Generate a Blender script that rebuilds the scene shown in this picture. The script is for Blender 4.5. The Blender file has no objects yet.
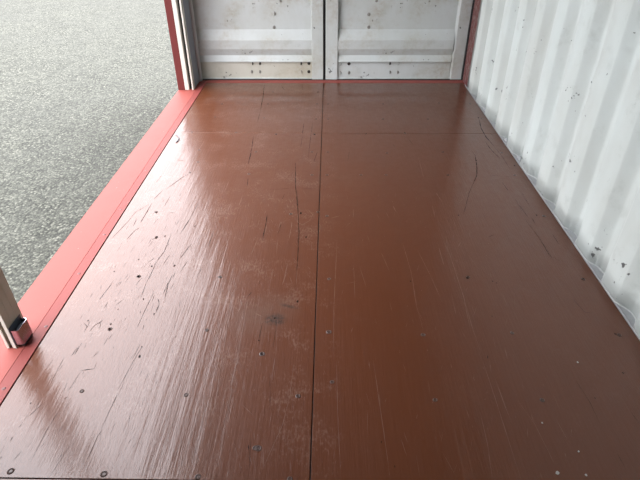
import bpy, bmesh, math, random
from mathutils import Vector
rng = random.Random(7)
S = bpy.context.scene
COL = S.collection

# ---------------------------------------------------------------- camera
cam_data = bpy.data.cameras.new('camera')
cam_data.sensor_width = 36.0
cam_data.lens = 511.0 / 640.0 * 36.0
cam_data.clip_start = 0.02
cam = bpy.data.objects.new('camera', cam_data)
cam.location = (0.0, 0.0, 1.36)
cam.rotation_euler = (math.radians(55.519), math.radians(0.254), math.radians(0.924))
COL.objects.link(cam)
S.camera = cam

# ---------------------------------------------------------------- sky (bright overcast) and exposure
SKY_STRENGTH = 14.5
w = bpy.data.worlds.new('overcast_sky')
S.world = w
w.use_nodes = True
nt = w.node_tree
nt.nodes.clear()
wo = nt.nodes.new('ShaderNodeOutputWorld')
bg = nt.nodes.new('ShaderNodeBackground')
tc = nt.nodes.new('ShaderNodeTexCoord')
# overcast sky: several times brighter overhead than at the horizon
sx = nt.nodes.new('ShaderNodeSeparateXYZ')
rp = nt.nodes.new('ShaderNodeMapRange')
rp.inputs['From Min'].default_value = 0.0
rp.inputs['From Max'].default_value = 1.0
rp.inputs['To Min'].default_value = 0.22
rp.inputs['To Max'].default_value = 1.0
nt.links.new(tc.outputs['Generated'], sx.inputs[0])
nt.links.new(sx.outputs[2], rp.inputs['Value'])
mu = nt.nodes.new('ShaderNodeVectorMath')
mu.operation = 'SCALE'
mu.inputs[0].default_value = (0.975, 0.955, 1.0)
nt.links.new(rp.outputs['Result'], mu.inputs['Scale'])
nt.links.new(mu.outputs['Vector'], bg.inputs['Color'])
bg.inputs['Strength'].default_value = SKY_STRENGTH
nt.links.new(bg.outputs['Background'], wo.inputs['Surface'])

S.view_settings.view_transform = 'Standard'
S.view_settings.look = 'None'
S.view_settings.exposure = 0.0
S.view_settings.gamma = 1.0
S.view_settings.use_curve_mapping = False

# ---------------------------------------------------------------- measures (metres; +Y runs to the cargo doors)
FL, FR = -1.046, 1.136          # plywood floor, left and right edge
Y_END, Y_BACK = 4.34, -1.45     # plywood far edge, closed end of the box
WALL_X = 1.141                  # inner ridges of the corrugated wall
SILL_OUT = -1.236
TOP = 2.39
Y_DOOR = 4.43

# ---------------------------------------------------------------- helpers
def put(o, parent=None):
    COL.objects.link(o)
    if parent is not None:
        o.parent = parent
    return o

def abs_loc(o):
    v = Vector((0, 0, 0))
    while o is not None:
        v += Vector(o.location)
        o = o.parent
    return v

def obj(name, bm, mat, parent=None, loc=None, smooth=False):
    """one mesh object; bm is in world metres, re-based on its own origin"""
    base = abs_loc(parent) if parent is not None else Vector((0, 0, 0))
    origin = Vector(loc) if loc is not None else base
    bmesh.ops.translate(bm, verts=bm.verts, vec=-origin)
    bmesh.ops.recalc_face_normals(bm, faces=bm.faces)
    me = bpy.data.meshes.new(name)
    bm.to_mesh(me)
    bm.free()
    for m in (mat if isinstance(mat, (list, tuple)) else [mat]):
        me.materials.append(m)
    if smooth:
        for p in me.polygons:
            p.use_smooth = True
    o = bpy.data.objects.new(name, me)
    o.location = origin - base
    return put(o, parent)

def empty(name, loc):
    o = bpy.data.objects.new(name, None)
    o.empty_display_size = 0.1
    o.location = loc
    return put(o)

def tag(o, label=None, cat=None, kind=None, group=None):
    for k, v in (('label', label), ('category', cat), ('kind', kind), ('group', group)):
        if v:
            o[k] = v
    return o

def add_box(bm, x0, x1, y0, y1, z0, z1, bevel=0.0, seg=1):
    r = bmesh.ops.create_cube(bm, size=1.0)
    vs = r['verts']
    for v in vs:
        v.co = Vector(((x0 + x1) / 2 + v.co.x * (x1 - x0), (y0 + y1) / 2 + v.co.y * (y1 - y0), (z0 + z1) / 2 + v.co.z * (z1 - z0)))
    if bevel > 0:
        es = list({e for v in vs for e in v.link_edges})
        bmesh.ops.bevel(bm, geom=es, offset=bevel, segments=seg, affect='EDGES', profile=0.5)

def box(x0, x1, y0, y1, z0, z1, bevel=0.0, seg=1):
    bm = bmesh.new()
    add_box(bm, x0, x1, y0, y1, z0, z1, bevel, seg)
    return bm

def prism(pts, axis, a, b, closed=True, bm=None):
    """extrude a 2-D outline along an axis: axis 'z' takes (x,y), 'x' takes (y,z), 'y' takes (x,z)"""
    bm = bm or bmesh.new()
    def P(p, t):
        return {'z': (p[0], p[1], t), 'x': (t, p[0], p[1]), 'y': (p[0], t, p[1])}[axis]
    A = [bm.verts.new(P(p, a)) for p in pts]
    B = [bm.verts.new(P(p, b)) for p in pts]
    n = len(pts)
    for i in range(n if closed else n - 1):
        j = (i + 1) % n
        bm.faces.new((A[i], A[j], B[j], B[i]))
    if closed:
        bm.faces.new(A[::-1])
        bm.faces.new(B)
    return bm

def add_tube(bm, pts, r, seg=6, caps=True):
    rings = []
    for i, p in enumerate(pts):
        p = Vector(p)
        t = (Vector(pts[min(i + 1, len(pts) - 1)]) - Vector(pts[max(i - 1, 0)])).normalized()
        u = t.cross(Vector((0, 0, 1)))
        if u.length < 1e-3:
            u = t.cross(Vector((1, 0, 0)))
        u.normalize()
        v = u.cross(t)
        rr = r[i] if isinstance(r, (list, tuple)) else r
        rings.append([bm.verts.new(p + (u * math.cos(a) + v * math.sin(a)) * rr) for a in (2 * math.pi * k / seg for k in range(seg))])
    for a, b in zip(rings, rings[1:]):
        for k in range(seg):
            bm.faces.new((a[k], a[(k + 1) % seg], b[(k + 1) % seg], b[k]))
    if caps:
        bm.faces.new(rings[0][::-1])
        bm.faces.new(rings[-1])

def lathe(profile, seg, mats=None):
    """profile of (r, z) turned about z; mats gives a material index per ring"""
    bm = bmesh.new()
    rings = []
    for r, z in profile:
        if r < 1e-6:
            rings.append([bm.verts.new((0, 0, z))])
        else:
            rings.append([bm.verts.new((r * math.cos(2 * math.pi * k / seg), r * math.sin(2 * math.pi * k / seg), z)) for k in range(seg)])
    for i, (a, b) in enumerate(zip(rings, rings[1:])):
        for k in range(seg):
            k2 = (k + 1) % seg
            if len(a) == 1:
                f = bm.faces.new((a[0], b[k], b[k2]))
            elif len(b) == 1:
                f = bm.faces.new((a[k], b[0], a[k2]))
            else:
                f = bm.faces.new((a[k], b[k], b[k2], a[k2]))
            if mats:
                f.material_index = mats[i]
    return bm

# ---------------------------------------------------------------- materials
class Mat:
    def __init__(s, name):
        s.m = bpy.data.materials.new(name)
        s.m.use_nodes = True
        s.t = s.m.node_tree
        s.b = s.t.nodes['Principled BSDF']
        s.co = s.t.nodes.new('ShaderNodeTexCoord')
    def new(s, kind, **kw):
        n = s.t.nodes.new(kind)
        for k, v in kw.items():
            if k in n.inputs:
                n.inputs[k].default_value = v
            else:
                setattr(n, k, v)
        return n
    def link(s, a, b):
        s.t.links.new(a, b)
    def coord(s, scale=(1, 1, 1), loc=(0, 0, 0), rot=(0, 0, 0)):
        n = s.new('ShaderNodeMapping')
        n.inputs['Scale'].default_value = scale
        n.inputs['Location'].default_value = loc
        n.inputs['Rotation'].default_value = rot
        s.link(s.co.outputs['Object'], n.inputs['Vector'])
        return n.outputs['Vector']
    def noise(s, scale, detail=4, rough=0.55, sc=(1, 1, 1), loc=(0, 0, 0), rot=(0, 0, 0)):
        n = s.new('ShaderNodeTexNoise', Scale=scale, Detail=detail, Roughness=rough)
        s.link(s.coord(sc, loc, rot), n.inputs['Vector'])
        return n.outputs['Fac']
    def ramp(s, fac, stops):
        n = s.new('ShaderNodeValToRGB')
        e = n.color_ramp.elements
        while len(e) < len(stops):
            e.new(0.5)
        for q, (p, c) in zip(e, stops):
            q.position = p
            q.color = (c, c, c, 1) if not isinstance(c, (tuple, list)) else (*c, 1)
        s.link(fac, n.inputs['Fac'])
        return n.outputs['Color']
    def mix(s, fac, a, b, mode='MIX'):
        n = s.new('ShaderNodeMix', data_type='RGBA', blend_type=mode)
        for k, v in ((0, fac), (6, a), (7, b)):
            if hasattr(v, 'is_output'):
                s.link(v, n.inputs[k])
            elif k == 0:
                n.inputs[0].default_value = v
            else:
                n.inputs[k].default_value = (*v, 1)
        return n.outputs[2]
    def math(s, op, a, b):
        n = s.new('ShaderNodeMath', operation=op)
        for k, v in ((0, a), (1, b)):
            if hasattr(v, 'is_output'):
                s.link(v, n.inputs[k])
            else:
                n.inputs[k].default_value = v
        return n.outputs[0]
    def spot(s, x, y, rx, ry, z=0.0, rz=1.0, rot=0.0):
        """soft round patch, 1 in the middle, 0 at the rim"""
        g = s.new('ShaderNodeTexGradient', gradient_type='SPHERICAL')
        m = s.new('ShaderNodeMapping', vector_type='TEXTURE')
        m.inputs['Location'].default_value = (x, y, z)
        m.inputs['Rotation'].default_value = (0, 0, rot)
        m.inputs['Scale'].default_value = (rx, ry, rz)
        s.link(s.co.outputs['Object'], m.inputs['Vector'])
        s.link(m.outputs['Vector'], g.inputs['Vector'])
        return g.outputs['Fac']
    def bump(s, height, strength, dist, prev=None):
        n = s.new('ShaderNodeBump', Strength=strength, Distance=dist)
        s.link(height, n.inputs['Height'])
        if prev is not None:
            s.link(prev, n.inputs['Normal'])
        return n.outputs['Normal']
    def set(s, **kw):
        for k, v in kw.items():
            k = k.replace('_', ' ')
            if hasattr(v, 'is_output'):
                s.link(v, s.b.inputs[k])
            elif isinstance(v, (tuple, list)):
                s.b.inputs[k].default_value = (*v, 1)
            else:
                s.b.inputs[k].default_value = v
        return s.m

def plain(name, col, rough=0.5, metal=0.0, var=0.12, scale=30, bump=0.0):
    q = Mat(name)
    n = q.noise(scale, 4)
    c = q.mix(n, tuple(x * (1 - var) for x in col), tuple(min(1, x * (1 + var)) for x in col))
    q.set(Base_Color=c, Roughness=rough, Metallic=metal)
    if bump:
        q.set(Normal=q.bump(q.noise(scale * 4, 3), bump, 0.002))
    return q.m

# painted plywood: brown gloss paint brushed along the boards, worn and scuffed
def make_floor_paint():
    q = Mat('brown_floor_paint')
    broad = q.noise(1.6, 4, 0.6, (1.4, 0.7, 1))
    grain = q.noise(9, 6, 0.65, (14, 0.55, 1))
    fine = q.noise(60, 4, 0.6, (6, 0.8, 1))
    blotch = q.noise(22, 5, 0.65)
    col = q.mix(broad, (0.074, 0.0195, 0.0058), (0.095, 0.0280, 0.0095))
    col = q.mix(q.ramp(grain, [(0.35, 0.0), (0.75, 0.55)]), col, (0.098, 0.033, 0.0145))
    # rubbed paler flecks where the paint wore through, mostly in the left sheet
    left = q.ramp(q.math('ADD', q.sep_x(), 0.0), [(0.0, 1.0), (0.06, 0.12)])
    flecks = q.ramp(q.math('MULTIPLY', q.noise(95, 5, 0.7, (1.5, 0.55, 1)), q.noise(6, 4, 0.6, (1, 1, 1), (3, 1, 0))), [(0.28, 0.0), (0.38, 0.6)])
    col = q.mix(q.math('MULTIPLY', flecks, left), col, (0.150, 0.080, 0.056))
    # dusty smear and sooty spot near the middle, and a pale rubbed patch by the sill
    smear = q.math('MULTIPLY', q.ramp(q.spot(-0.245, 1.47, 0.17, 0.13, 0, 1, 0.6), [(0.0, 0.0), (0.7, 0.45)]), q.ramp(q.noise(18, 5, 0.7), [(0.3, 0.2), (0.7, 1.0)]))
    col = q.mix(smear, col, (0.115, 0.077, 0.058))
    soot = q.math('MULTIPLY', q.ramp(q.spot(-0.200, 1.440, 0.050, 0.040), [(0.0, 0.0), (0.6, 0.9)]), q.ramp(q.noise(70, 4, 0.7), [(0.35, 0.0), (0.6, 1.0)]))
    col = q.mix(soot, col, (0.012, 0.011, 0.010))
    soot2 = q.math('MULTIPLY', q.ramp(q.spot(-0.150, 1.515, 0.050, 0.013, 0, 1, -0.3), [(0.0, 0.0), (0.8, 0.7)]), q.ramp(q.noise(60, 4, 0.7), [(0.3, 0.2), (0.6, 1.0)]))
    col = q.mix(soot2, col, (0.016, 0.014, 0.012))
    rough = q.ramp(q.math('ADD', q.math('MULTIPLY', blotch, 0.5), q.math('MULTIPLY', grain, 0.5)), [(0.3, 0.34), (0.7, 0.52)])
    n1 = q.bump(grain, 0.26, 0.004)
    n2 = q.bump(fine, 0.22, 0.002, n1)
    n3 = q.bump(q.noise(5, 3, 0.5, (2.2, 0.8, 1)), 0.25, 0.008, n2)
    nc = q.bump(q.noise(5, 4, 0.55, (5.5, 0.30, 1)), 0.30, 0.006)
    nc = q.bump(fine, 0.07, 0.002, q.bump(grain, 0.17, 0.003, nc))
    q.set(Base_Color=col, Roughness=rough, Normal=n3, IOR=1.45, Specular_IOR_Level=0.22, Coat_Weight=0.66, Coat_Roughness=0.10, Coat_Normal=nc)
    return q.m
def _sep_x(s):
    n = s.new('ShaderNodeSeparateXYZ')
    s.link(s.co.outputs['Object'], n.inputs[0])
    return n.outputs[0]
Mat.sep_x = _sep_x

def make_white_paint(name, base, dirt, wall=False):
    q = Mat(name)
    n = q.noise(3.2, 5, 0.6, (1, 1, 0.6))
    col = q.mix(q.ramp(n, [(0.35, 0.0), (0.75, 1.0)]), base, dirt)
    grime = q.ramp(q.noise(9, 6, 0.7), [(0.56, 0.0), (0.78, 0.5)])
    col = q.mix(grime, col, tuple(x * 0.72 for x in dirt))
    nick = q.ramp(q.math('MULTIPLY', q.noise(34, 3, 0.6, (1, 1, 1.0)), q.noise(6, 3, 0.6, (1, 1, 1), (4, 2, 7))), [(0.395, 0.0), (0.415, 0.8)])
    col = q.mix(nick, col, (0.05, 0.048, 0.05))
    if wall:
        z = q.new('ShaderNodeSeparateXYZ')
        q.link(q.co.outputs['Object'], z.inputs[0])
        low = q.math('MULTIPLY', q.ramp(z.outputs[2], [(0.0, 1.0), (0.08, 0.0)]), q.ramp(q.noise(26, 5, 0.7), [(0.55, 0.0), (0.70, 0.25)]))
        col = q.mix(low, col, (0.12, 0.125, 0.13))
    else:
        rust_and_shade = q.math('MULTIPLY', q.ramp(q.noise(4, 4, 0.6), [(0.47, 0.0), (0.68, 0.8)]), q.ramp(q.noise(40, 4, 0.6), [(0.4, 0.2), (0.7, 1.0)]))
        col = q.mix(rust_and_shade, col, (0.33, 0.29, 0.215))
    nb = q.bump(q.noise(55, 4, 0.6), 0.12, 0.002)
    nb = q.bump(nick, 0.4, 0.001, nb)
    q.set(Base_Color=col, Roughness=0.48, Normal=nb)
    return q.m

def make_asphalt():
    q = Mat('weathered_asphalt')
    big = q.noise(0.8, 4, 0.6)
    mid = q.noise(7, 4, 0.6)
    v = q.new('ShaderNodeTexVoronoi', Scale=68)
    q.link(q.coord(), v.inputs['Vector'])
    v2 = q.new('ShaderNodeTexVoronoi', Scale=125)
    q.link(q.coord((1, 1, 1), (3, 5, 0)), v2.inputs['Vector'])
    sep = q.new('ShaderNodeSeparateColor')
    q.link(v.outputs['Color'], sep.inputs[0])
    sep2 = q.new('ShaderNodeSeparateColor')
    q.link(v2.outputs['Color'], sep2.inputs[0])
    stone = q.math('ADD', q.math('MULTIPLY', sep.outputs[0], 0.6), q.math('MULTIPLY', sep2.outputs[1], 0.4))
    col = q.ramp(stone, [(0.05, (0.015, 0.0155, 0.0145)), (0.45, (0.046, 0.0472, 0.0425)), (0.75, (0.086, 0.087, 0.077)), (0.97, (0.165, 0.163, 0.147))])
    col = q.mix(q.ramp(v.outputs['Distance'], [(0.45, 0.0), (0.8, 0.7)]), col, (0.016, 0.016, 0.016))
    col = q.mix(q.ramp(mid, [(0.35, 0.0), (0.7, 0.35)]), col, (0.080, 0.081, 0.075))
    col = q.mix(q.ramp(big, [(0.35, 0.0), (0.7, 0.3)]), col, (0.05, 0.051, 0.050))
    col = q.mix(1.0, col, (1.0, 1.035, 0.955), 'MULTIPLY')
    n = q.bump(v.outputs['Distance'], 0.7, 0.006)
    n.node.invert = True
    n = q.bump(mid, 0.25, 0.01, n)
    q.set(Base_Color=col, Roughness=0.85, Normal=n, Specular_IOR_Level=0.12)
    return q.m

def make_red(name, base, rough):
    q = Mat(name)
    col = q.mix(q.noise(5, 4), tuple(x * 0.9 for x in base), tuple(x * 1.1 for x in base))
    chip = q.ramp(q.noise(80, 3, 0.6), [(0.73, 0.0), (0.76, 0.7)])
    col = q.mix(chip, col, (0.30, 0.22, 0.20))
    q.set(Base_Color=col, Roughness=rough, Specular_IOR_Level=0.25, Normal=q.bump(q.noise(40, 4), 0.08, 0.003))
    return q.m

def make_peeling_red():
    q = Mat('peeling_red_paint')
    peel = q.ramp(q.noise(45, 5, 0.7, (1, 1, 0.5)), [(0.50, 0.0), (0.58, 1.0)])
    col = q.mix(peel, (0.11, 0.020, 0.019), (0.20, 0.155, 0.14))
    q.set(Base_Color=col, Roughness=0.6, Normal=q.bump(peel, 0.3, 0.001))
    return q.m

M = {}
M["floor"] = make_floor_paint()
M['wall'] = make_white_paint('white_wall_paint', (0.440, 0.470, 0.460), (0.395, 0.410, 0.392), True)
M['door'] = make_white_paint('grey_white_door_paint', (0.50, 0.54, 0.535), (0.415, 0.440, 0.410))
M['door_cream'] = make_white_paint('cream_stained_door_paint', (0.475, 0.475, 0.415), (0.40, 0.385, 0.31))
M['asphalt'] = make_asphalt()
M['sill'] = make_red('salmon_red_sill_paint', (0.225, 0.052, 0.042), 0.6)
M['sill_in'] = make_red('darker_red_flange_paint', (0.185, 0.041, 0.035), 0.6)  # slightly darker red than the sill plate
M['red'] = make_red('red_oxide_jamb_paint', (0.115, 0.021, 0.019), 0.7)
M['peel'] = make_peeling_red()
M['crack'] = plain('dark_open_grain', (0.014, 0.0062, 0.0038), 0.75, 0, 0.3)
M['scrape'] = plain('pale_scraped_paint', (0.115, 0.052, 0.032), 0.5, 0, 0.25, 60)
M['pit'] = plain('dark_screw_hole', (0.016, 0.008, 0.005), 0.6)
for k in ('crack', 'pit'):
    M[k].node_tree.nodes['Principled BSDF'].inputs['Specular IOR Level'].default_value = 0.1
M['screw_paint'] = plain('brown_paint_on_screw', (0.042, 0.015, 0.0075), 0.4)
M['rail'] = plain('cream_rail_enamel', (0.52, 0.505, 0.45), 0.4, 0, 0.06)
M['alu'] = plain('beige_aluminium_rail', (0.50, 0.445, 0.37), 0.5, 0.0, 0.06, 20)
M['chrome'] = plain('bright_zinc_plate', (0.42, 0.40, 0.46), 0.25, 1.0, 0.08, 40)
M['slate'] = plain('dark_steel_block', (0.10, 0.115, 0.14), 0.4, 0.6)
M['black'] = plain('black_rubber_and_shade', (0.012, 0.012, 0.013), 0.7)
M['dark'] = plain('dark_grey_steel', (0.20, 0.212, 0.245), 0.55, 0, 0.12, 8)
M['postgrey'] = plain('grey_primer_post', (0.42, 0.42, 0.425), 0.5, 0, 0.1, 12)
M['ledge'] = plain('grey_base_rail_paint', (0.30, 0.316, 0.322), 0.55, 0, 0.15, 25)
M['bead'] = plain('white_sealant', (0.31, 0.328, 0.325), 0.6, 0, 0.08)
M['ceiling'] = plain('darkened_shell_paint', (0.10, 0.10, 0.10), 0.6, 0, 0.08, 4)  # out-of-view shell set dark to weaken bounce and floor reflections
M['bolt'] = plain('worn_bolt_paint', (0.24, 0.23, 0.21), 0.35, 0.1, 0.15)
M['rust_and_shade'] = plain('shade_dark_bolt', (0.018, 0.012, 0.008), 0.75, 0, 0.3)  # near-black brown puts the shadow below the sheet edge into the bolt colour
M['fleck'] = plain('white_paint_chip', (0.30, 0.29, 0.27), 0.6)
M['sill_screw'] = plain('red_painted_screw', (0.085, 0.020, 0.018), 0.5)

# ---------------------------------------------------------------- marks read off the floor, in metres
CRACKS = [(0.0074, [(-0.896,2.461),(-0.844,2.59),(-0.811,2.66)]), (0.0039, [(-0.964,2.635),(-0.971,2.544)]), (0.0041, [(-1.026,1.973),(-0.994,2.147),(-0.989,2.219),(-0.936,2.305)]), (0.0082, [(-0.93,2.122),(-0.929,2.229),(-0.93,2.318)]), (0.0044, [(-0.951,1.974),(-0.936,2.054),(-0.921,2.079)]), (0.0035, [(-0.956,2.087),(-0.962,2.165)]), (0.0041, [(-0.757,1.677),(-0.762,1.792),(-0.747,1.877),(-0.752,2.031)]), (0.0045, [(-0.799,1.792),(-0.777,1.831)]), (0.0061, [(-0.815,2.221),(-0.782,2.221)]), (0.0104, [(-0.831,1.975),(-0.811,1.999)]), (0.0036, [(-0.725,1.779),(-0.716,1.856)]), (0.0031, [(-0.851,2.395),(-0.854,2.277)]), (0.0033, [(-0.931,2.354),(-0.908,2.457)]), (0.0056, [(-0.66,1.688),(-0.658,1.726)]), (0.0058, [(-0.71,2.024),(-0.703,2.073),(-0.693,2.168)]), (0.0037, [(-0.693,2.168),(-0.684,2.326)]), (0.0041, [(-0.662,1.828),(-0.648,1.893),(-0.636,1.946)]), (0.0048, [(-0.307,1.964),(-0.308,2.052),(-0.307,2.207)]), (0.0031, [(-0.638,1.727),(-0.624,1.808)]), (0.0032, [(-0.483,1.837),(-0.476,1.895)]), (0.0054, [(-0.134,1.683),(-0.136,1.884),(-0.146,2.12),(-0.171,2.463)]), (0.0029, [(-0.555,1.924),(-0.551,2.066)]), (0.003, [(-0.241,2.02),(-0.231,2.12)]), (0.0087, [(-0.51,3.673),(-0.523,3.985),(-0.545,4.292)]), (0.0064, [(-0.482,2.777),(-0.49,3.02),(-0.503,3.2)]), (0.0045, [(-0.505,3.45),(-0.51,3.673)]), (0.0063, [(-0.176,3.234),(-0.176,3.434)]), (0.004, [(-0.179,3.022),(-0.175,3.202)]), (0.0048, [(-0.194,2.71),(-0.199,2.805)]), (0.0039, [(-0.125,2.857),(-0.121,3.11),(-0.113,3.47)]), (0.0057, [(-0.393,4.243),(-0.363,4.146)]), (0.0038, [(-0.089,2.805),(-0.07,2.966)]), (0.005, [(-0.483,2.781),(-0.484,2.954)]), (0.0062, [(-0.199,2.796),(-0.185,2.535),(-0.155,2.233)]), (0.0033, [(-0.322,2.465),(-0.215,2.48)]), (0.0028, [(-0.153,2.477),(-0.08,2.477)]), (0.0052, [(-0.139,2.092),(-0.134,1.982)]), (0.0034, [(-0.312,1.993),(-0.306,2.108),(-0.312,2.213)]), (0.004, [(-0.451,2.5),(-0.459,2.6)]), (0.0032, [(-0.247,2.356),(-0.236,2.417)]), (0.0033, [(-0.918,1.55),(-0.914,1.591),(-0.904,1.652)]), (0.0034, [(-0.756,1.558),(-0.762,1.653),(-0.76,1.743)]), (0.0035, [(-0.718,1.387),(-0.717,1.464),(-0.713,1.593)]), (0.0063, [(-0.658,1.559),(-0.668,1.642),(-0.666,1.711)]), (0.0034, [(-0.672,1.582),(-0.671,1.667)]), (0.0048, [(-0.671,1.47),(-0.671,1.525)]), (0.0064, [(-0.688,1.559),(-0.671,1.525)]), (0.0045, [(-0.909,1.365),(-0.91,1.395),(-0.932,1.415)]), (0.0046, [(-0.906,1.385),(-0.911,1.425)]), (0.0034, [(-0.891,1.365),(-0.883,1.4),(-0.861,1.428)]), (0.0024, [(-0.882,1.495),(-0.881,1.534)]), (0.0036, [(-0.906,1.249),(-0.905,1.271)]), (0.0036, [(-0.897,1.249),(-0.897,1.294)]), (0.0036, [(-0.843,1.512),(-0.823,1.551)]), (0.0049, [(-0.695,1.382),(-0.696,1.407)]), (0.0029, [(-0.686,1.231),(-0.68,1.31)]), (0.0031, [(-0.778,1.427),(-0.778,1.443)]), (0.0021, [(-0.831,1.236),(-0.817,1.272)]), (0.0029, [(-0.878,1.621),(-0.878,1.658)]), (0.0033, [(-0.704,1.536),(-0.706,1.582)]), (0.003, [(-0.252,1.329),(-0.248,1.423)]), (0.0041, [(-0.325,1.568),(-0.31,1.604)]), (0.0042, [(-0.288,1.646),(-0.287,1.671)]), (0.0023, [(-0.196,1.289),(-0.193,1.444)]), (0.0045, [(-0.849,1.179),(-0.802,1.189)]), (0.0032, [(-0.907,1.245),(-0.903,1.287)]), (0.0033, [(-0.899,1.252),(-0.9,1.297)]), (0.0028, [(-0.927,1.128),(-0.93,1.238)]), (0.0026, [(-0.938,0.99),(-0.913,1.046)]), (0.0042, [(-0.949,0.905),(-0.949,0.923)]), (0.0041, [(-0.949,0.848),(-0.947,0.857)]), (0.0024, [(-0.908,0.842),(-0.898,0.875)]), (0.0037, [(-0.947,0.953),(-0.944,0.966)]), (0.0018, [(-0.855,0.838),(-0.857,0.944),(-0.849,1.03)]), (0.003, [(-0.694,0.85),(-0.693,0.926),(-0.687,0.946)]), (0.002, [(-0.691,0.957),(-0.687,1.089)]), (0.002, [(-0.853,1.093),(-0.846,1.173)]), (0.0039, [(-0.592,0.903),(-0.588,0.918)]), (0.0021, [(-0.69,1.113),(-0.676,1.255),(-0.668,1.297)]), (0.0015, [(-0.78,0.795),(-0.764,0.896)]), (0.0021, [(-0.22,0.825),(-0.231,0.936)]), (0.002, [(-0.181,1.027),(-0.195,1.168)]), (0.0065, [(-0.23,0.886),(-0.234,0.903)]), (0.0045, [(0.161,0.912),(0.162,0.923)]), (0.0057, [(0.194,0.835),(0.194,0.844)]), (0.0026, [(0.84,1.008),(0.842,1.069),(0.832,1.154)]), (0.002, [(0.848,0.846),(0.846,0.888)]), (0.0022, [(0.961,0.991),(0.954,1.037)]), (0.0034, [(0.998,1.192),(1.02,1.192)]), (0.0071, [(0.561,1.25),(0.565,1.265)]), (0.0023, [(0.982,1.573),(0.999,1.493),(1.032,1.49)]), (0.0031, [(0.993,1.99),(0.994,1.861),(1.034,1.819)]), (0.0037, [(0.682,1.38),(0.69,1.378)]), (0.0034, [(0.123,3.24),(0.349,3.241)]), (0.0034, [(0.375,3.241),(0.701,3.243)]), (0.0032, [(0.117,2.828),(0.133,2.977)]), (0.0033, [(0.546,3.065),(0.523,3.17)]), (0.0026, [(0.416,3.094),(0.422,3.035)]), (0.01, [(1.078,3.542),(1.047,3.349),(1.043,3.188),(1.059,3.039)]), (0.0063, [(1.018,3.112),(1.026,2.982),(1.046,2.861)]), (0.0067, [(1.084,3.251),(1.1,3.22)]), (0.0063, [(1.077,2.997),(1.087,2.969)]), (0.0071, [(0.897,2.982),(0.905,2.913),(0.877,2.745),(0.854,2.649),(0.806,2.535)]), (0.0031, [(1.059,3.039),(1.067,2.874),(1.065,2.71)]), (0.0023, [(0.908,2.649),(1.051,2.627)]), (0.0027, [(0.681,3.243),(1.021,3.251)]), (0.0037, [(0.817,2.565),(0.761,2.436),(0.72,2.316),(0.683,2.213)]), (0.0043, [(0.755,2.011),(0.791,2.032)]), (0.0026, [(1.046,2.459),(1.045,2.299)]), (0.0044, [(0.974,2.566),(0.98,2.458)]), (0.0033, [(0.979,2.18),(0.995,2.005),(0.999,1.822)]), (0.003, [(0.993,2.318),(1.001,2.189)]), (0.0032, [(0.995,1.929),(0.992,1.871)]), (0.0037, [(1.068,2.038),(1.068,1.952)]), (0.0026, [(0.991,2.377),(0.989,2.243)]), (0.0034, [(1.019,2.189),(1.015,2.12)])]
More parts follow.
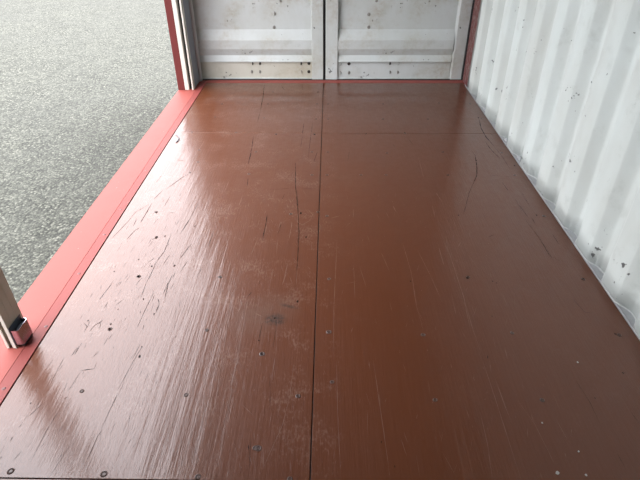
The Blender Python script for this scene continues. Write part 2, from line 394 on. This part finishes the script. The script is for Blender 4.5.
SCRAPES = [(0.0037, [(-0.37,1.277),(-0.384,1.442),(-0.392,1.585),(-0.378,1.645)]), (0.0042, [(-0.318,1.269),(-0.319,1.443),(-0.321,1.551)]), (0.0026, [(-0.402,1.235),(-0.416,1.381)]), (0.0023, [(-0.182,1.244),(-0.194,1.465)]), (0.0039, [(-0.19,1.647),(-0.177,1.736)]), (0.003, [(-0.132,1.648),(-0.133,1.749)]), (0.0022, [(-0.241,1.564),(-0.242,1.735)]), (0.0039, [(-0.283,1.475),(-0.251,1.454)]), (0.0035, [(-0.237,1.682),(-0.24,1.757)]), (0.0031, [(-0.186,1.693),(-0.177,1.798)]), (0.0033, [(-0.347,1.86),(-0.334,1.972)]), (0.004, [(-0.324,1.743),(-0.317,1.825)]), (0.0024, [(-0.232,1.854),(-0.239,1.988)]), (0.003, [(-0.185,1.973),(-0.177,2.137)]), (0.0035, [(-0.357,1.717),(-0.349,1.783)]), (0.0033, [(-0.489,1.895),(-0.463,2.002)]), (0.003, [(-0.12,1.732),(-0.126,1.683)]), (0.004, [(-0.485,0.859),(-0.479,0.977),(-0.476,1.112),(-0.47,1.255)]), (0.003, [(-0.448,0.828),(-0.432,0.942)]), (0.003, [(-0.418,0.822),(-0.409,0.943),(-0.399,1.024)]), (0.0024, [(-0.389,0.823),(-0.386,0.943),(-0.393,1.093)]), (0.0031, [(-0.357,1.034),(-0.369,1.188),(-0.372,1.257)]), (0.003, [(-0.316,0.979),(-0.314,1.114)]), (0.002, [(-0.183,0.826),(-0.137,0.973),(-0.121,1.086),(-0.117,1.225)]), (0.0015, [(-0.19,0.825),(-0.191,0.903)]), (0.0029, [(-0.155,0.999),(-0.149,1.076)]), (0.0028, [(-0.317,1.189),(-0.312,1.269)]), (0.0024, [(-0.343,1.14),(-0.302,1.146)]), (0.0018, [(-0.051,0.827),(-0.051,0.939)]), (0.0025, [(-0.187,1.136),(-0.185,1.247)]), (0.0023, [(-0.346,1.108),(-0.314,1.114)]), (0.0019, [(-0.271,1.045),(-0.234,1.008)]), (0.0026, [(-0.503,0.924),(-0.492,1.062)]), (0.0015, [(-0.347,0.823),(-0.344,0.944)]), (0.0025, [(0.04,0.799),(0.034,0.975),(0.031,1.238)]), (0.0026, [(0.177,0.801),(0.174,0.908),(0.167,1.08),(0.16,1.24)]), (0.0019, [(0.122,0.932),(0.128,1.031)]), (0.0018, [(0.241,0.913),(0.233,0.951)]), (0.0018, [(0.344,0.919),(0.338,0.961)]), (0.0015, [(0.261,0.808),(0.26,0.877)]), (0.0015, [(0.363,0.809),(0.338,0.886)]), (0.0018, [(0.02,0.858),(0.022,0.89)]), (0.0017, [(0.269,1.185),(0.261,1.229)]), (0.0021, [(0.146,1.194),(0.145,1.239)]), (0.0026, [(0.542,0.806),(0.542,0.938),(0.543,1.084),(0.542,1.244)]), (0.0032, [(0.569,0.986),(0.566,1.065),(0.564,1.162)]), (0.0024, [(0.462,0.804),(0.476,0.912),(0.482,1.031)]), (0.0025, [(0.638,0.992),(0.64,1.023)]), (0.0015, [(0.652,0.851),(0.639,0.983),(0.613,1.075)]), (0.0025, [(0.558,1.188),(0.567,1.245)]), (0.0016, [(0.718,0.932),(0.71,1.011)]), (0.0039, [(0.357,1.39),(0.351,1.529),(0.358,1.737),(0.347,1.963)]), (0.0027, [(0.022,1.24),(0.024,1.496),(0.042,1.981)]), (0.0026, [(0.457,1.545),(0.436,1.721),(0.408,1.904)]), (0.0027, [(0.531,1.366),(0.548,1.576),(0.549,1.866),(0.537,1.985)]), (0.0028, [(0.497,1.473),(0.501,1.591)]), (0.0037, [(0.507,1.792),(0.509,1.924)]), (0.0027, [(0.267,1.736),(0.241,1.882)]), (0.0022, [(0.109,1.556),(0.113,1.788)]), (0.0025, [(0.077,1.658),(0.125,1.675)]), (0.0017, [(0.159,1.635),(0.14,1.77)]), (0.0016, [(0.363,1.443),(0.349,1.514)]), (0.0023, [(0.545,1.256),(0.543,1.418),(0.55,1.607)]), (0.0022, [(0.631,1.251),(0.636,1.305)]), (0.0016, [(0.709,1.525),(0.71,1.601)]), (0.0062, [(0.348,2.231),(0.336,2.296)]), (0.0037, [(0.542,2.6),(0.552,2.897)]), (0.0043, [(0.6,2.337),(0.583,2.438)]), (0.0041, [(0.304,2.168),(0.296,2.231)]), (0.003, [(0.257,2.167),(0.247,2.212)]), (0.0026, [(0.126,2.175),(0.13,2.266)]), (0.0031, [(0.534,2.179),(0.542,2.308)]), (0.0036, [(0.508,1.796),(0.508,1.866)]), (0.0024, [(0.546,1.888),(0.557,2.017)]), (0.0152, [(-0.926,2.834),(-0.871,2.822)]), (0.0033, [(-0.837,2.796),(-0.814,3.132)]), (0.004, [(-0.243,2.074),(-0.235,2.143)]), (0.0029, [(-0.302,2.025),(-0.301,2.108)]), (0.003, [(-0.179,2.075),(-0.183,2.143)]), (0.0045, [(0.012,2.171),(0.06,2.198)]), (0.0045, [(-0.568,2.425),(-0.562,2.577)]), (0.0037, [(-0.516,2.23),(-0.511,2.325)]), (0.0032, [(-0.466,2.286),(-0.463,2.405)]), (0.0034, [(-0.142,2.242),(-0.103,2.252),(-0.078,2.206),(-0.091,2.153),(-0.126,2.109),(-0.153,2.135),(-0.154,2.196),(-0.142,2.242)]), (0.0036, [(-0.128,2.161),(-0.107,2.215)])]
PITS = [(-0.814,1.992,0.0095),(-0.777,2.004,0.0047),(-0.772,1.769,0.0048),(-0.809,1.698,0.0075),(-0.878,2.22,0.0051),(-0.674,1.773,0.0054),(-0.924,1.73,0.003),(-0.845,1.819,0.0034),(-0.818,1.378,0.0063),(-0.824,1.408,0.0038),(-0.743,1.552,0.004),(-0.731,1.475,0.0027),(-0.664,1.246,0.005),(-0.825,1.49,0.0027),(-0.809,1.697,0.0075),(-0.918,1.425,0.0029),(-0.676,1.465,0.0039),(-0.671,1.292,0.0027),(-0.455,1.696,0.0047),(-0.653,2.094,0.0044),(-0.191,2.212,0.004),(-0.121,1.544,0.006),(-0.234,1.261,0.006),(-0.251,1.328,0.0029),(-0.204,1.446,0.0043),(-0.807,2.665,0.0058),(-0.14,2.22,0.0072),(-0.104,2.003,0.0047),(1.075,3.542,0.0072),(0.894,2.842,0.0061),(0.689,2.643,0.0034),(1.05,2.211,0.005),(0.657,2.207,0.004),(0.589,1.702,0.007),(1.078,1.699,0.0046),(1.062,1.377,0.0041),(0.691,1.681,0.0034),(0.704,1.67,0.0029),(0.633,1.467,0.0025),(0.865,1.086,0.0022),(1.004,1.192,0.0031),(0.347,1.677,0.0034),(1.105,2.772,0.0053),(-0.094,3.234,0.008),(-0.353,3.233,0.0067),(0.253,3.247,0.006),(0.514,3.268,0.0054),(0.688,2.643,0.0037),(-0.954,1.043,0.0022),(-0.663,1.245,0.0039)]
SCREWS = [(-0.898,0.811),(-0.63,0.806),(-0.362,0.801),(-0.103,0.798),(-0.808,1.093),(-0.461,1.082),(-0.095,1.082),(0.348,1.072),(0.692,1.076),(0.016,1.141),(-0.818,1.381),(-0.452,1.38),(0.353,1.364),(-0.808,1.697),(-0.459,1.697),(0.005,1.689),(0.595,1.709),(0.005,1.375),(0.684,1.378),(-0.882,2.225),(-0.791,2.807),(-0.189,2.212),(-0.052,2.232),(-0.821,2.98),(-0.456,2.953),(-0.104,2.955),(-0.004,2.955),(-0.461,2.652),(-0.095,2.642),(-0.008,2.643),(-0.825,3.549),(-0.467,3.531),(-0.091,3.513),(-0.005,3.514),(-0.822,3.821),(-0.467,3.822),(-0.091,3.824),(-0.006,3.824),(0.365,2.943),(0.332,2.645),(0.188,2.644),(0.688,2.648),(-0.931,3.271),(-0.629,3.264),(-0.355,3.239),(-0.099,3.241),(-0.006,2.194),(-0.232,1.263),(-0.455,4.104),(-0.089,4.105),(0.251,3.243),(0.514,3.253),(-0.212,0.893),(-0.203,0.892),(0.847,3.849),(0.415,3.825),(0.389,3.515),(0.71,3.517),(0.716,2.96)]
FLECKS = [(0.869,1.237),(0.663,0.99),(0.65,0.826),(0.728,0.821),(0.736,0.894)]
SILLS = [(-1.07,1.098),(-1.064,1.389),(-1.07,1.712),(-1.069,2.243),(-1.07,2.012),(-1.071,2.686),(-1.073,2.994),(-1.069,3.305)]

# ================================================================ ground and shell
bm = bmesh.new()
bmesh.ops.create_grid(bm, x_segments=40, y_segments=40, size=30)
for v in bm.verts:
    v.co.z = -0.20 + 0.006 * math.sin(v.co.x * 1.3 + 0.4) * math.cos(v.co.y * 0.9)
tag(obj('asphalt_ground', bm, M['asphalt']), 'grey weathered asphalt yard outside the container opening', 'ground', 'structure')

# ---- floor: six plywood sheets, with their screws, cracks and scrapes
floor = tag(empty('floor', (0, 0, 0)), 'glossy brown painted plywood floor with cracks and screw holes', 'floor', 'structure')
obj('steel_subfloor', box(-1.20, 1.19, Y_BACK, 4.41, -0.15, -0.030), M['black'], floor)
SEAM = -0.0465
rows = [(Y_BACK, 0.789), (0.7915, 3.2565), (3.2580, Y_END)]
cols = [(FL, SEAM - 0.0017), (SEAM + 0.0017, FR)]
panels = {}
for ci, (x0, x1) in enumerate(cols):
    for ri, (y0, y1) in enumerate(rows):
        bm = box(x0, x1, y0, y1, -0.028, 0.0, 0.0012)
        panels[ci, ri] = obj('floor_panel', bm, M['floor'], floor)

def panel_of(x, y):
    ci = 0 if x < SEAM else 1
    ri = 0 if y < 0.790 else (1 if y < 3.257 else 2)
    return panels[ci, ri]

bm = lathe([(0.0, 0.0006), (0.0046, 0.0006), (0.0056, 0.0004), (0.0078, 0.0016), (0.0105, 0.00015)], 10, [2, 0, 2, 2])
screw_mesh = bpy.data.meshes.new('screw')
bmesh.ops.recalc_face_normals(bm, faces=bm.faces)
bm.to_mesh(screw_mesh); bm.free()
for k in ('pit', 'crack', 'screw_paint'):
    screw_mesh.materials.append(M[k])
more = []
for ry in (-1.0, -0.7, -0.4, -0.1, 0.2, 0.5):
    for rx in (-0.98, -0.81, -0.46, -0.1, 0.0, 0.35, 0.69, 1.07):
        more.append((rx + rng.uniform(-.015, .015), ry + rng.uniform(-.01, .01)))
for ry in (0.75, 1.08, 1.38, 1.70, 2.21, 2.65, 2.95, 3.52, 3.83, 4.10):
    more.append((1.085 + rng.uniform(-.015, .01), ry + rng.uniform(-.015, .015)))
for (x, y) in SCREWS + more:
    o = bpy.data.objects.new('screw', screw_mesh)
    p = panel_of(x, y)
    s = rng.uniform(0.75, 1.05) if y < 1.9 else rng.uniform(0.85, 1.0)
    o.location = (x, y, 0.0)
    o.scale = (s, s, 1)
    o.rotation_euler = (0, 0, rng.uniform(0, 6))
    put(o, p)

def ribbon(bm, pts, wd, z, jag):
    """a thin flat sliver that follows pts, tapering to both ends"""
    fine = []
    for a, b in zip(pts, pts[1:]):
        n = max(2, int(math.hypot(b[0] - a[0], b[1] - a[1]) / 0.02))
        fine += [(a[0] + (b[0] - a[0]) * i / n, a[1] + (b[1] - a[1]) * i / n) for i in range(n)]
    fine.append(pts[-1])
    n = len(fine)
    L, R = [], []
    for i, (x, y) in enumerate(fine):
        a, b = fine[max(0, i - 1)], fine[min(n - 1, i + 1)]
        dx, dy = b[0] - a[0], b[1] - a[1]
        l = math.hypot(dx, dy) or 1
        nx, ny = -dy / l, dx / l
        t = i / (n - 1)
        h = wd * 0.5 * (min(1, 5 * t, 5 * (1 - t)) * 0.85 + 0.15) * rng.uniform(1 - jag, 1 + jag)
        j = rng.uniform(-1, 1) * wd * 0.35 * jag
        L.append(bm.verts.new((x + nx * (h + j), y + ny * (h + j), z)))
        R.append(bm.verts.new((x - nx * (h - j), y - ny * (h - j), z)))
    for i in range(n - 1):
        bm.faces.new((L[i], L[i + 1], R[i + 1], R[i]))

marks = {}
for kind, data, z, jag in (('crack', CRACKS, 0.0005, 0.5), ('scrape', SCRAPES, 0.0004, 0.6)):
    for wd, pts in data:
        wd *= 0.46 if kind == 'crack' else 0.58
        key = (kind, panel_of(*pts[len(pts) // 2]))
        ribbon(marks.setdefault(key, bmesh.new()), pts, wd, z, jag)
# short worn flecks and hairlines strewn along the grain of the two large sheets
for k in range(520):
    x = rng.uniform(-0.80, -0.06) if rng.random() < 0.72 else rng.uniform(-0.03, 0.75)
    y = rng.uniform(0.80, 2.5)
    a = rng.gauss(0, 0.22) + (0.10 if x < SEAM else -0.10)
    l = rng.choice((0.008, 0.012, 0.02, 0.035, 0.06))
    ribbon(marks.setdefault(('scrape', panel_of(x, 1.0)), bmesh.new()), [(x, y), (x - math.sin(a) * l, y + math.cos(a) * l)], rng.uniform(0.0006, 0.0014), 0.0003, 0.6)
for k in range(170):
    x = rng.uniform(-1.0, -0.55)
    y = rng.uniform(0.82, 2.4)
    a = rng.gauss(-0.05, 0.12)
    l = rng.choice((0.015, 0.03, 0.05))
    ribbon(marks.setdefault(('crack', panel_of(x, 1.0)), bmesh.new()), [(x, y), (x - math.sin(a) * l, y + math.cos(a) * l)], rng.uniform(0.0006, 0.0012), 0.0003, 0.6)
for (x, y, r) in PITS:
    bm = marks.setdefault(('crack', panel_of(x, y)), bmesh.new())
    n = 9
    vs = []
    for i in range(n):
        a = 2 * math.pi * i / n
        q = r * rng.uniform(0.7, 1.25)
        vs.append(bm.verts.new((x + q * math.cos(a) * 0.8, y + q * math.sin(a) * 1.35, 0.0006)))
    bm.faces.new(vs)
for (kind, p), bm in marks.items():
    tag(obj('wood_cracks' if kind == 'crack' else 'paint_scratches', bm, M[kind], p), kind='stuff')

# ---- corrugated wall on the right
PITCH = 0.278
prof = []
y = 1.396 - 11 * PITCH
D = 0.035
def ease(t):
    return t * t * (3 - 2 * t)
while y < 4.22:
    prof += [(y + 0.056 * t, D * (0.35 * ease(t) + 0.65 * t)) for t in (0.0, 0.12, 0.3, 0.5, 0.7, 0.88, 1.0)]
    prof += [(y + 0.094 + 0.066 * t, D * (1 - 0.5 * ease(t) - 0.5 * t)) for t in (0.0, 0.12, 0.25, 0.4, 0.55, 0.7, 0.82, 0.92, 1.0)]
    prof.append((y + 0.220, -0.0008))
    y += PITCH
prof = [p for p in prof if Y_BACK <= p[0] <= 4.215]
prof.append((4.219, 0.0))
NZ = 26
bm = bmesh.new()
grid = []
for k in range(NZ + 1):
    z = 0.003 + (TOP - 0.003) * k / NZ
    grid.append([bm.verts.new((WALL_X + d + 0.0022 * math.sin(yy * 2.3 + z * 3.1) * math.sin(z * 4.0 + yy * 5.1), yy, z)) for yy, d in prof])
for a, b in zip(grid, grid[1:]):
    for i in range(len(prof) - 1):
        bm.faces.new((a[i], a[i + 1], b[i + 1], b[i]))
bmesh.ops.solidify(bm, geom=list(bm.faces), thickness=0.0016)
wall = tag(obj('wall_right', bm, M['wall'], smooth=True), 'white painted corrugated steel wall along the right of the floor', 'wall', 'structure')
obj('base_rail', box(FR + 0.0025, 1.20, Y_BACK, 4.27, -0.03, 0.0032), M['ledge'], wall)
bm = bmesh.new()
path = [(WALL_X + d - 0.0015 + rng.uniform(-.0015, .0015), yy + 0.0, 0.004) for yy, d in prof]
add_tube(bm, path, [rng.uniform(0.0014, 0.0030) for _ in path], 6)
obj('sealant_bead', bm, M['wall'], wall, smooth=True)
bm = bmesh.new()
path = [(FR + 0.0048 + rng.uniform(-.0010, .0012), Y_BACK + (4.27 - Y_BACK) * i / 140, 0.003) for i in range(141)]
add_tube(bm, path, [rng.uniform(0.0012, 0.0020) for _ in path], 5)
obj('floor_edge_bead', bm, M['ledge'], wall, smooth=True)
# lumps of torn sealant in some of the recesses
for yc in (2.855, 3.13, 3.69):
    bm = bmesh.new()
    bmesh.ops.create_icosphere(bm, subdivisions=2, radius=1.0)
    for v in bm.verts:
        n = 1 + 0.35 * math.sin(v.co.x * 5 + yc) * math.cos(v.co.y * 6 + v.co.z * 4)
        v.co = Vector((1.158 + v.co.x * 0.012 * n, yc + v.co.y * 0.028 * n, 0.010 + v.co.z * 0.012 * n))
    obj('sealant_lump', bm, M['ledge'], wall, smooth=True)

# ---- the rest of the box, mostly outside the picture
bm = bmesh.new()
for a, b in ((-1.45, 0.95),):
    add_box(bm, -1.236, -1.195, a, b, -0.05, TOP)  # unseen near wall, run forward to cut light from that side
add_box(bm, -1.236, -1.10, Y_BACK, 4.42, 2.16, TOP)           # header above both openings
wl = tag(obj('wall_left', bm, M['ceiling']), 'darkened steel header and unseen near wall limiting the side light', 'wall', 'structure')
tag(obj('wall_back', box(-1.236, 1.20, Y_BACK - 0.04, Y_BACK, -0.15, TOP), M['ceiling']), 'darkened steel end wall at the closed end opposite the cargo doors', 'wall', 'structure')
bm = bmesh.new()
yy = Y_BACK
top_prof = []
while yy < 4.45:
    top_prof += [(yy, TOP), (yy + 0.10, TOP), (yy + 0.12, TOP + 0.02), (yy + 0.19, TOP + 0.02), (yy + 0.209, TOP)]
    yy += 0.209
bm = prism([p for p in top_prof if p[0] < 4.47] + [(4.49, TOP), (4.49, TOP + 0.06), (Y_BACK - 0.04, TOP + 0.06)], 'x', -1.24, 1.22)
tag(obj('ceiling', bm, M['ceiling']), 'corrugated steel roof of the container, darkened to dim floor reflections', 'ceiling', 'structure')
# lower side rails under the floor
tag(obj('trim_5', box(-1.232, -1.20, Y_BACK, 4.41, -0.17, -0.004), M['red']), 'red steel side beam under the salmon sill', 'trim', 'structure')

# ================================================================ salmon sill along the opening
sill = tag(empty('trim_1', (-1.14, 1.5, 0)), 'salmon red painted steel sill between asphalt and brown floor', 'sill', 'structure')
obj('sill_plate', box(SILL_OUT, -1.0925, Y_BACK, 4.405, -0.004, 0.0036, 0.0010, 2), M['sill'], sill)
obj('sill_flange', box(-1.1000, -1.0495, Y_BACK, 4.405, -0.006, 0.0024, 0.0003, 1), M['sill_in'], sill)
bm = lathe([(0.0, 0.0018), (0.0045, 0.0016), (0.0072, 0.0002)], 10)
sill_screw = bpy.data.meshes.new('screw')
bmesh.ops.recalc_face_normals(bm, faces=bm.faces)
bm.to_mesh(sill_screw); bm.free()
sill_screw.materials.append(M['sill_screw'])
for (x, y) in SILLS + [(-1.07, 0.80), (-1.07, 0.50), (-1.07, 3.62), (-1.07, 3.93)]:
    o = bpy.data.objects.new('screw', sill_screw)
    o.location = (x + 1.14, y - 1.5, 0.0022)
    put(o, sill)

# ================================================================ red threshold under the cargo doors
th = tag(empty('trim_2', (0, 4.38, 0)), 'red painted threshold strip below the two cargo doors', 'threshold', 'structure')
obj('threshold_plate', box(-1.049, 1.15, Y_END + 0.002, 4.412, -0.03, 0.002, 0.001), M['sill'], th)
obj('door_seal', box(-1.21, 1.15, 4.414, 4.50, -0.03, 0.0022), M['black'], th)

# red jamb plate and dark lining at the far end of the side opening
jamb = tag(empty('trim_3', (-1.21, 4.27, 0.0045)), 'red painted steel jamb beside the cream guide rail at the far end', 'jamb', 'structure')
obj('jamb_plate', box(SILL_OUT, -1.181, 4.140, 4.152, 0.0045, 2.16, 0.001), M['red'], jamb)
obj('jamb_return', box(SILL_OUT, -1.228, 4.152, 4.47, 0.0045, TOP), M['red'], jamb)
obj('jamb_lining', box(-1.118, -1.110, 4.20, 4.365, 0.0045, 2.16, 0.001), M['dark'], jamb)
cp = [(-1.226, 4.365), (-1.100, 4.365), (-1.090, 4.372), (-1.090, 4.402), (-1.100, 4.410), (-1.226, 4.410)]
obj('corner_post', prism(cp, 'z', 0.0045, TOP), M['postgrey'], jamb)

# red corner post between the right door and the corrugated wall
post = tag(empty('trim_4', (1.17, 4.35, 0)), 'flaking red corner post between right cargo door and corrugated wall', 'post', 'structure')
pp = [(1.143, 4.222), (1.20, 4.222), (1.20, 4.412), (1.147, 4.412), (1.1455, 4.375), (1.1445, 4.345), (1.1435, 4.30)]
obj('post_shell', prism(pp, 'z', 0.002, TOP), M['peel'], post)
obj('post_gasket', box(1.1395, 1.19, 4.415, 4.49, 0.004, TOP, 0.002), M['black'], post)

# ================================================================ cargo doors
bolt_bm = lathe([(0.0, 0.0085), (0.007, 0.0080), (0.0120, 0.0050), (0.0145, 0.0004), (0.0145, -0.004)], 10)
bolt_mesh = bpy.data.meshes.new('bolt')
bmesh.ops.recalc_face_normals(bolt_bm, faces=bolt_bm.faces)
bolt_bm.to_mesh(bolt_mesh); bolt_bm.free()
bolt_mesh.materials.append(M['bolt'])
bolt_shaded = bolt_mesh.copy()
bolt_shaded.materials.clear()
bolt_shaded.materials.append(M['rust_and_shade'])

def cargo_door(name, label, x0, x1, barl, barr, bolts, holes):
    """one leaf: frame of two hollow side bars, bottom and top rail, corrugated sheet between; faces -Y"""
    r = tag(empty(name, ((x0 + x1) / 2, Y_DOOR + 0.02, 0.003)), label, 'door', 'structure')
    Y = Y_DOOR
    zt = TOP - 0.03
    px0, px1 = x0 + barl, x1 - barr
    def bar(a, b, lean):
        c = 0.014
        if lean > 0:      # wide chamfer on the side that faces the sheet
            pts = [(a, Y + 0.034), (a + c, Y), (b - 0.004, Y), (b, Y + 0.004), (b, Y + 0.05), (a, Y + 0.05)]
        else:
            pts = [(a, Y + 0.004), (a + 0.004, Y), (b - 0.003, Y), (b, Y + 0.003), (b, Y + 0.05), (a, Y + 0.05)]
        obj('side_bar', prism(pts, 'z', 0.003, zt), M['door'], r)
    bar(x0, px0, -1)
    bar(px1, x1, 1 if name == 'door_2' else -1)
    obj('bottom_rail', box(px0 + 0.0005, px1 - 0.0005, Y + 0.018, Y + 0.055, 0.003, 0.146, 0.002), M['door_cream' if name == 'door_1' else 'door'], r)
    obj('rail_lip', box(px0 + 0.0005, px1 - 0.0005, Y + 0.010, Y + 0.055, 0.003, 0.012, 0.002), M['door'], r)
    obj('top_rail', box(px0 + 0.0005, px1 - 0.0005, Y + 0.012, Y + 0.055, 2.22, zt, 0.002), M['door'], r)
    f, b = Y + 0.004, Y + 0.036
    pr = [(f + 0.03, 0.147), (f - 0.001, 0.1475), (f - 0.001, 0.1545), (f + 0.003, 0.157), (f + 0.020, 0.198), (f + 0.020, 0.201), (f + 0.001, 0.251), (f, 0.255), (f, 0.325), (f + 0.002, 0.329), (b - 0.002, 0.400), (b, 0.405)]
    z = 0.405
    while z + 0.66 < 2.15:
        z += 0.44
        pr += [(b, z), (b - 0.002, z + 0.004), (f + 0.002, z + 0.068), (f, z + 0.072), (f, z + 0.145), (f + 0.002, z + 0.149), (b - 0.002, z + 0.215), (b, z + 0.22)]
        z += 0.22
    pr += [(b, 2.219)]
    back = Y + 0.058
    sheet = prism(pr + [(back, 2.219), (back, 0.147)], 'x', px0 + 0.0006, px1 - 0.0006)
    obj('door_sheet', sheet, M['door'], r)
    base = abs_loc(r)
    def stud(nm, me, p):
        o = bpy.data.objects.new(nm, me)
        o.location = Vector(p) - base
        o.rotation_euler = (math.radians(90), 0, rng.uniform(0, 3))
        put(o, r)
    for (x, z, shaded) in bolts:
        stud('bolt', bolt_shaded if shaded else bolt_mesh, (x, Y + 0.0185, z))
    for (x, z) in holes:
        stud('bolt', bolt_mesh, (x, b - 0.0005, z))
    return r

cargo_door('door_1', 'left white steel cargo door with bolts low down, some coloured dark as shade', -1.222, -0.050, 0.112, 0.096,
           [(-0.657, .134, 1), (-0.589, .134, 1), (-0.239, .134, 1), (-0.171, .134, 1), (-0.664, .063, 0), (-0.594, .063, 0), (-0.241, .063, 0), (-0.172, .063, 1)],
           [(-0.454, .421), (-0.448, .528), (-0.394, .624)])
cargo_door('door_2', 'right white steel cargo door with shade-coloured upper bolts and nicked sheet', -0.029, 1.138, 0.102, 0.104,
           [(0.093, .131, 1), (0.17, .131, 1), (0.519, .134, 1), (0.586, .134, 1), (0.095, .055, 0), (0.172, .055, 0), (0.524, .059, 0), (0.592, .059, 0)],
           [(0.321, .519), (0.326, .420), (0.379, .623)])
tag(obj('trim_6', box(-0.0495, -0.0295, Y_DOOR + 0.024, Y_DOOR + 0.06, 0.003, TOP - 0.03, 0.002), M['black']), 'black rubber gasket in the gap between the two cargo doors', 'gasket', 'structure')

# ================================================================ roller door guide rail at the far jamb
g = tag(empty('guide_rail', (-1.144, 4.16, 0.0046)), 'cream slotted roller door guide standing beside the red jamb', 'guide rail')
obj('outer_flange', box(-1.180, -1.1460, 4.138, 4.195, 0.0046, 2.155, 0.003, 2), M['rail'], g)
obj('inner_flange', box(-1.1220, -1.1090, 4.138, 4.195, 0.0046, 2.155, 0.003, 2), M['rail'], g)
obj('slot_shade', box(-1.1458, -1.1222, 4.184, 4.195, 0.0046, 2.155), M['black'], g)  # black strip stands in for the shade inside the open slot

# ================================================================ mullion between the two side openings
mu = tag(empty('door_mullion', (-1.1325, 1.321, 0.0046)), 'beige slotted aluminium mullion standing on the salmon sill', 'post')
x0, x1, y0, y1 = -1.150, -1.1155, 1.276, 1.366
web = 0.004
out = [(x0, y0), (x0 + 0.009, y0), (x0 + 0.009, y0 + 0.003), (x0 + web, y0 + 0.003), (x0 + web, y0 + 0.040), (x1 - web, y0 + 0.040), (x1 - web, y0 + 0.003), (x1 - 0.012, y0 + 0.003), (x1 - 0.012, y0), (x1, y0),
       (x1, y0 + 0.028), (x1 + 0.0012, y0 + 0.0285), (x1 + 0.0012, y0 + 0.031), (x1, y0 + 0.0315), (x1, y0 + 0.058), (x1 + 0.0012, y0 + 0.0585), (x1 + 0.0012, y0 + 0.061), (x1, y0 + 0.0615),
       (x1, y1), (x1 - 0.012, y1), (x1 - 0.012, y1 - 0.003), (x1 - web, y1 - 0.003), (x1 - web, y1 - 0.040), (x0 + web, y1 - 0.040), (x0 + web, y1 - 0.003), (x0 + 0.009, y1 - 0.003), (x0 + 0.009, y1), (x0, y1)]
obj('rail_profile', prism(out, 'z', 0.0046, 2.158), M['alu'], mu)
obj('cream_edge', box(x0 - 0.0004, x0 + 0.0094, y0 - 0.0022, y0 - 0.0001, 0.0060, 2.155, 0.0006), M['rail'], mu)
obj('cream_edge', box(x1 - 0.0124, x1 + 0.0004, y0 - 0.0022, y0 - 0.0001, 0.0060, 2.155, 0.0006), M['rail'], mu)
# lock bracket at its foot: a bent plate round a dark steel block over a black box for its shadow
bx0, bx1, by0, by1, bz0, bz1 = x1 + 0.0016, -1.084, 1.277, 1.346, 0.022, 0.088
def u_plate(t):
    pts = []
    for (cx, cy, a0, a1) in ((bx1 - 0.010, by0 + 0.010, -90, 0), (bx1 - 0.010, by1 - 0.010, 0, 90)):
        for k in range(6):
            a = math.radians(a0 + (a1 - a0) * k / 5)
            pts.append((cx + (0.010 - t) * math.cos(a), cy + (0.010 - t) * math.sin(a)))
    return [(bx0, by0 + t)] + pts + [(bx0, by1 - t)]
outer, inner = u_plate(0.0), u_plate(0.0028)
lk = obj('lock_bracket', prism(outer + inner[::-1], 'z', bz0, bz1), M['chrome'], mu)
lk['label'] = 'shiny zinc lock bracket'
obj('lock_block', box(bx0 + 0.0005, bx1 - 0.0045, by0 + 0.006, by1 - 0.006, bz0 + 0.002, bz1 - 0.012, 0.003, 2), M['slate'], lk)
obj('backing_plate', box(bx0 - 0.0002, bx0 + 0.0028, by0 - 0.003, by1 + 0.006, bz0 - 0.002, bz1 + 0.012, 0.0010), M['slate'], lk)
obj('bracket_shade', box(bx0, bx1 - 0.005, by0 + 0.010, by1 - 0.002, 0.0046, bz0 - 0.0003, 0.002), M['black'], mu)  # black box stands in for the shadow under the bracket

# ================================================================ small loose things
for k, (x, y) in enumerate(FLECKS):
    bm = bmesh.new()
    n = 7
    r0 = (0.0034, 0.0036, 0.0058, 0.0034, 0.003)[k]
    t = [bm.verts.new((x + r0 * rng.uniform(.6, 1.2) * math.cos(6.283 * i / n), y + r0 * rng.uniform(.7, 1.3) * math.sin(6.283 * i / n), 0.0016)) for i in range(n)]
    b = [bm.verts.new((v.co.x * 1.0, v.co.y, 0.0001)) for v in t]
    bm.faces.new(t); bm.faces.new(b[::-1])
    for i in range(n):
        bm.faces.new((b[i], b[(i + 1) % n], t[(i + 1) % n], t[i]))
    tag(obj('paint_chip', bm, M['fleck'], None, (x, y, 0)), 
        ('white paint chip on brown floor, nearest the corrugated wall', 'small white chip lying below a screw hole in the right sheet',
         'oblong white paint chip lowest on the right floor sheet', 'tiny white chip to the right of the oblong chip',
         'tiny white chip on the right sheet, midway between the others')[k], 'paint chip', None, 'white paint chips on the floor')
bm = bmesh.new()
cx, cy = -0.905, 3.13
pts = [(-1.030, 3.215, 0.002), (-1.012, 3.200, 0.007), (-0.996, 3.175, 0.008), (-0.988, 3.140, 0.006), (-0.990, 3.105, 0.004), (-0.998, 3.090, 0.003)]
add_tube(bm, pts, [0.0012, 0.0020, 0.0022, 0.0028, 0.0034, 0.0014], 6)
tag(obj('sealant_strip', bm, M['slate'], None, (-1.0, 3.15, 0), True), 'small curled grey sealant strip lying by the sill edge', 'strip')
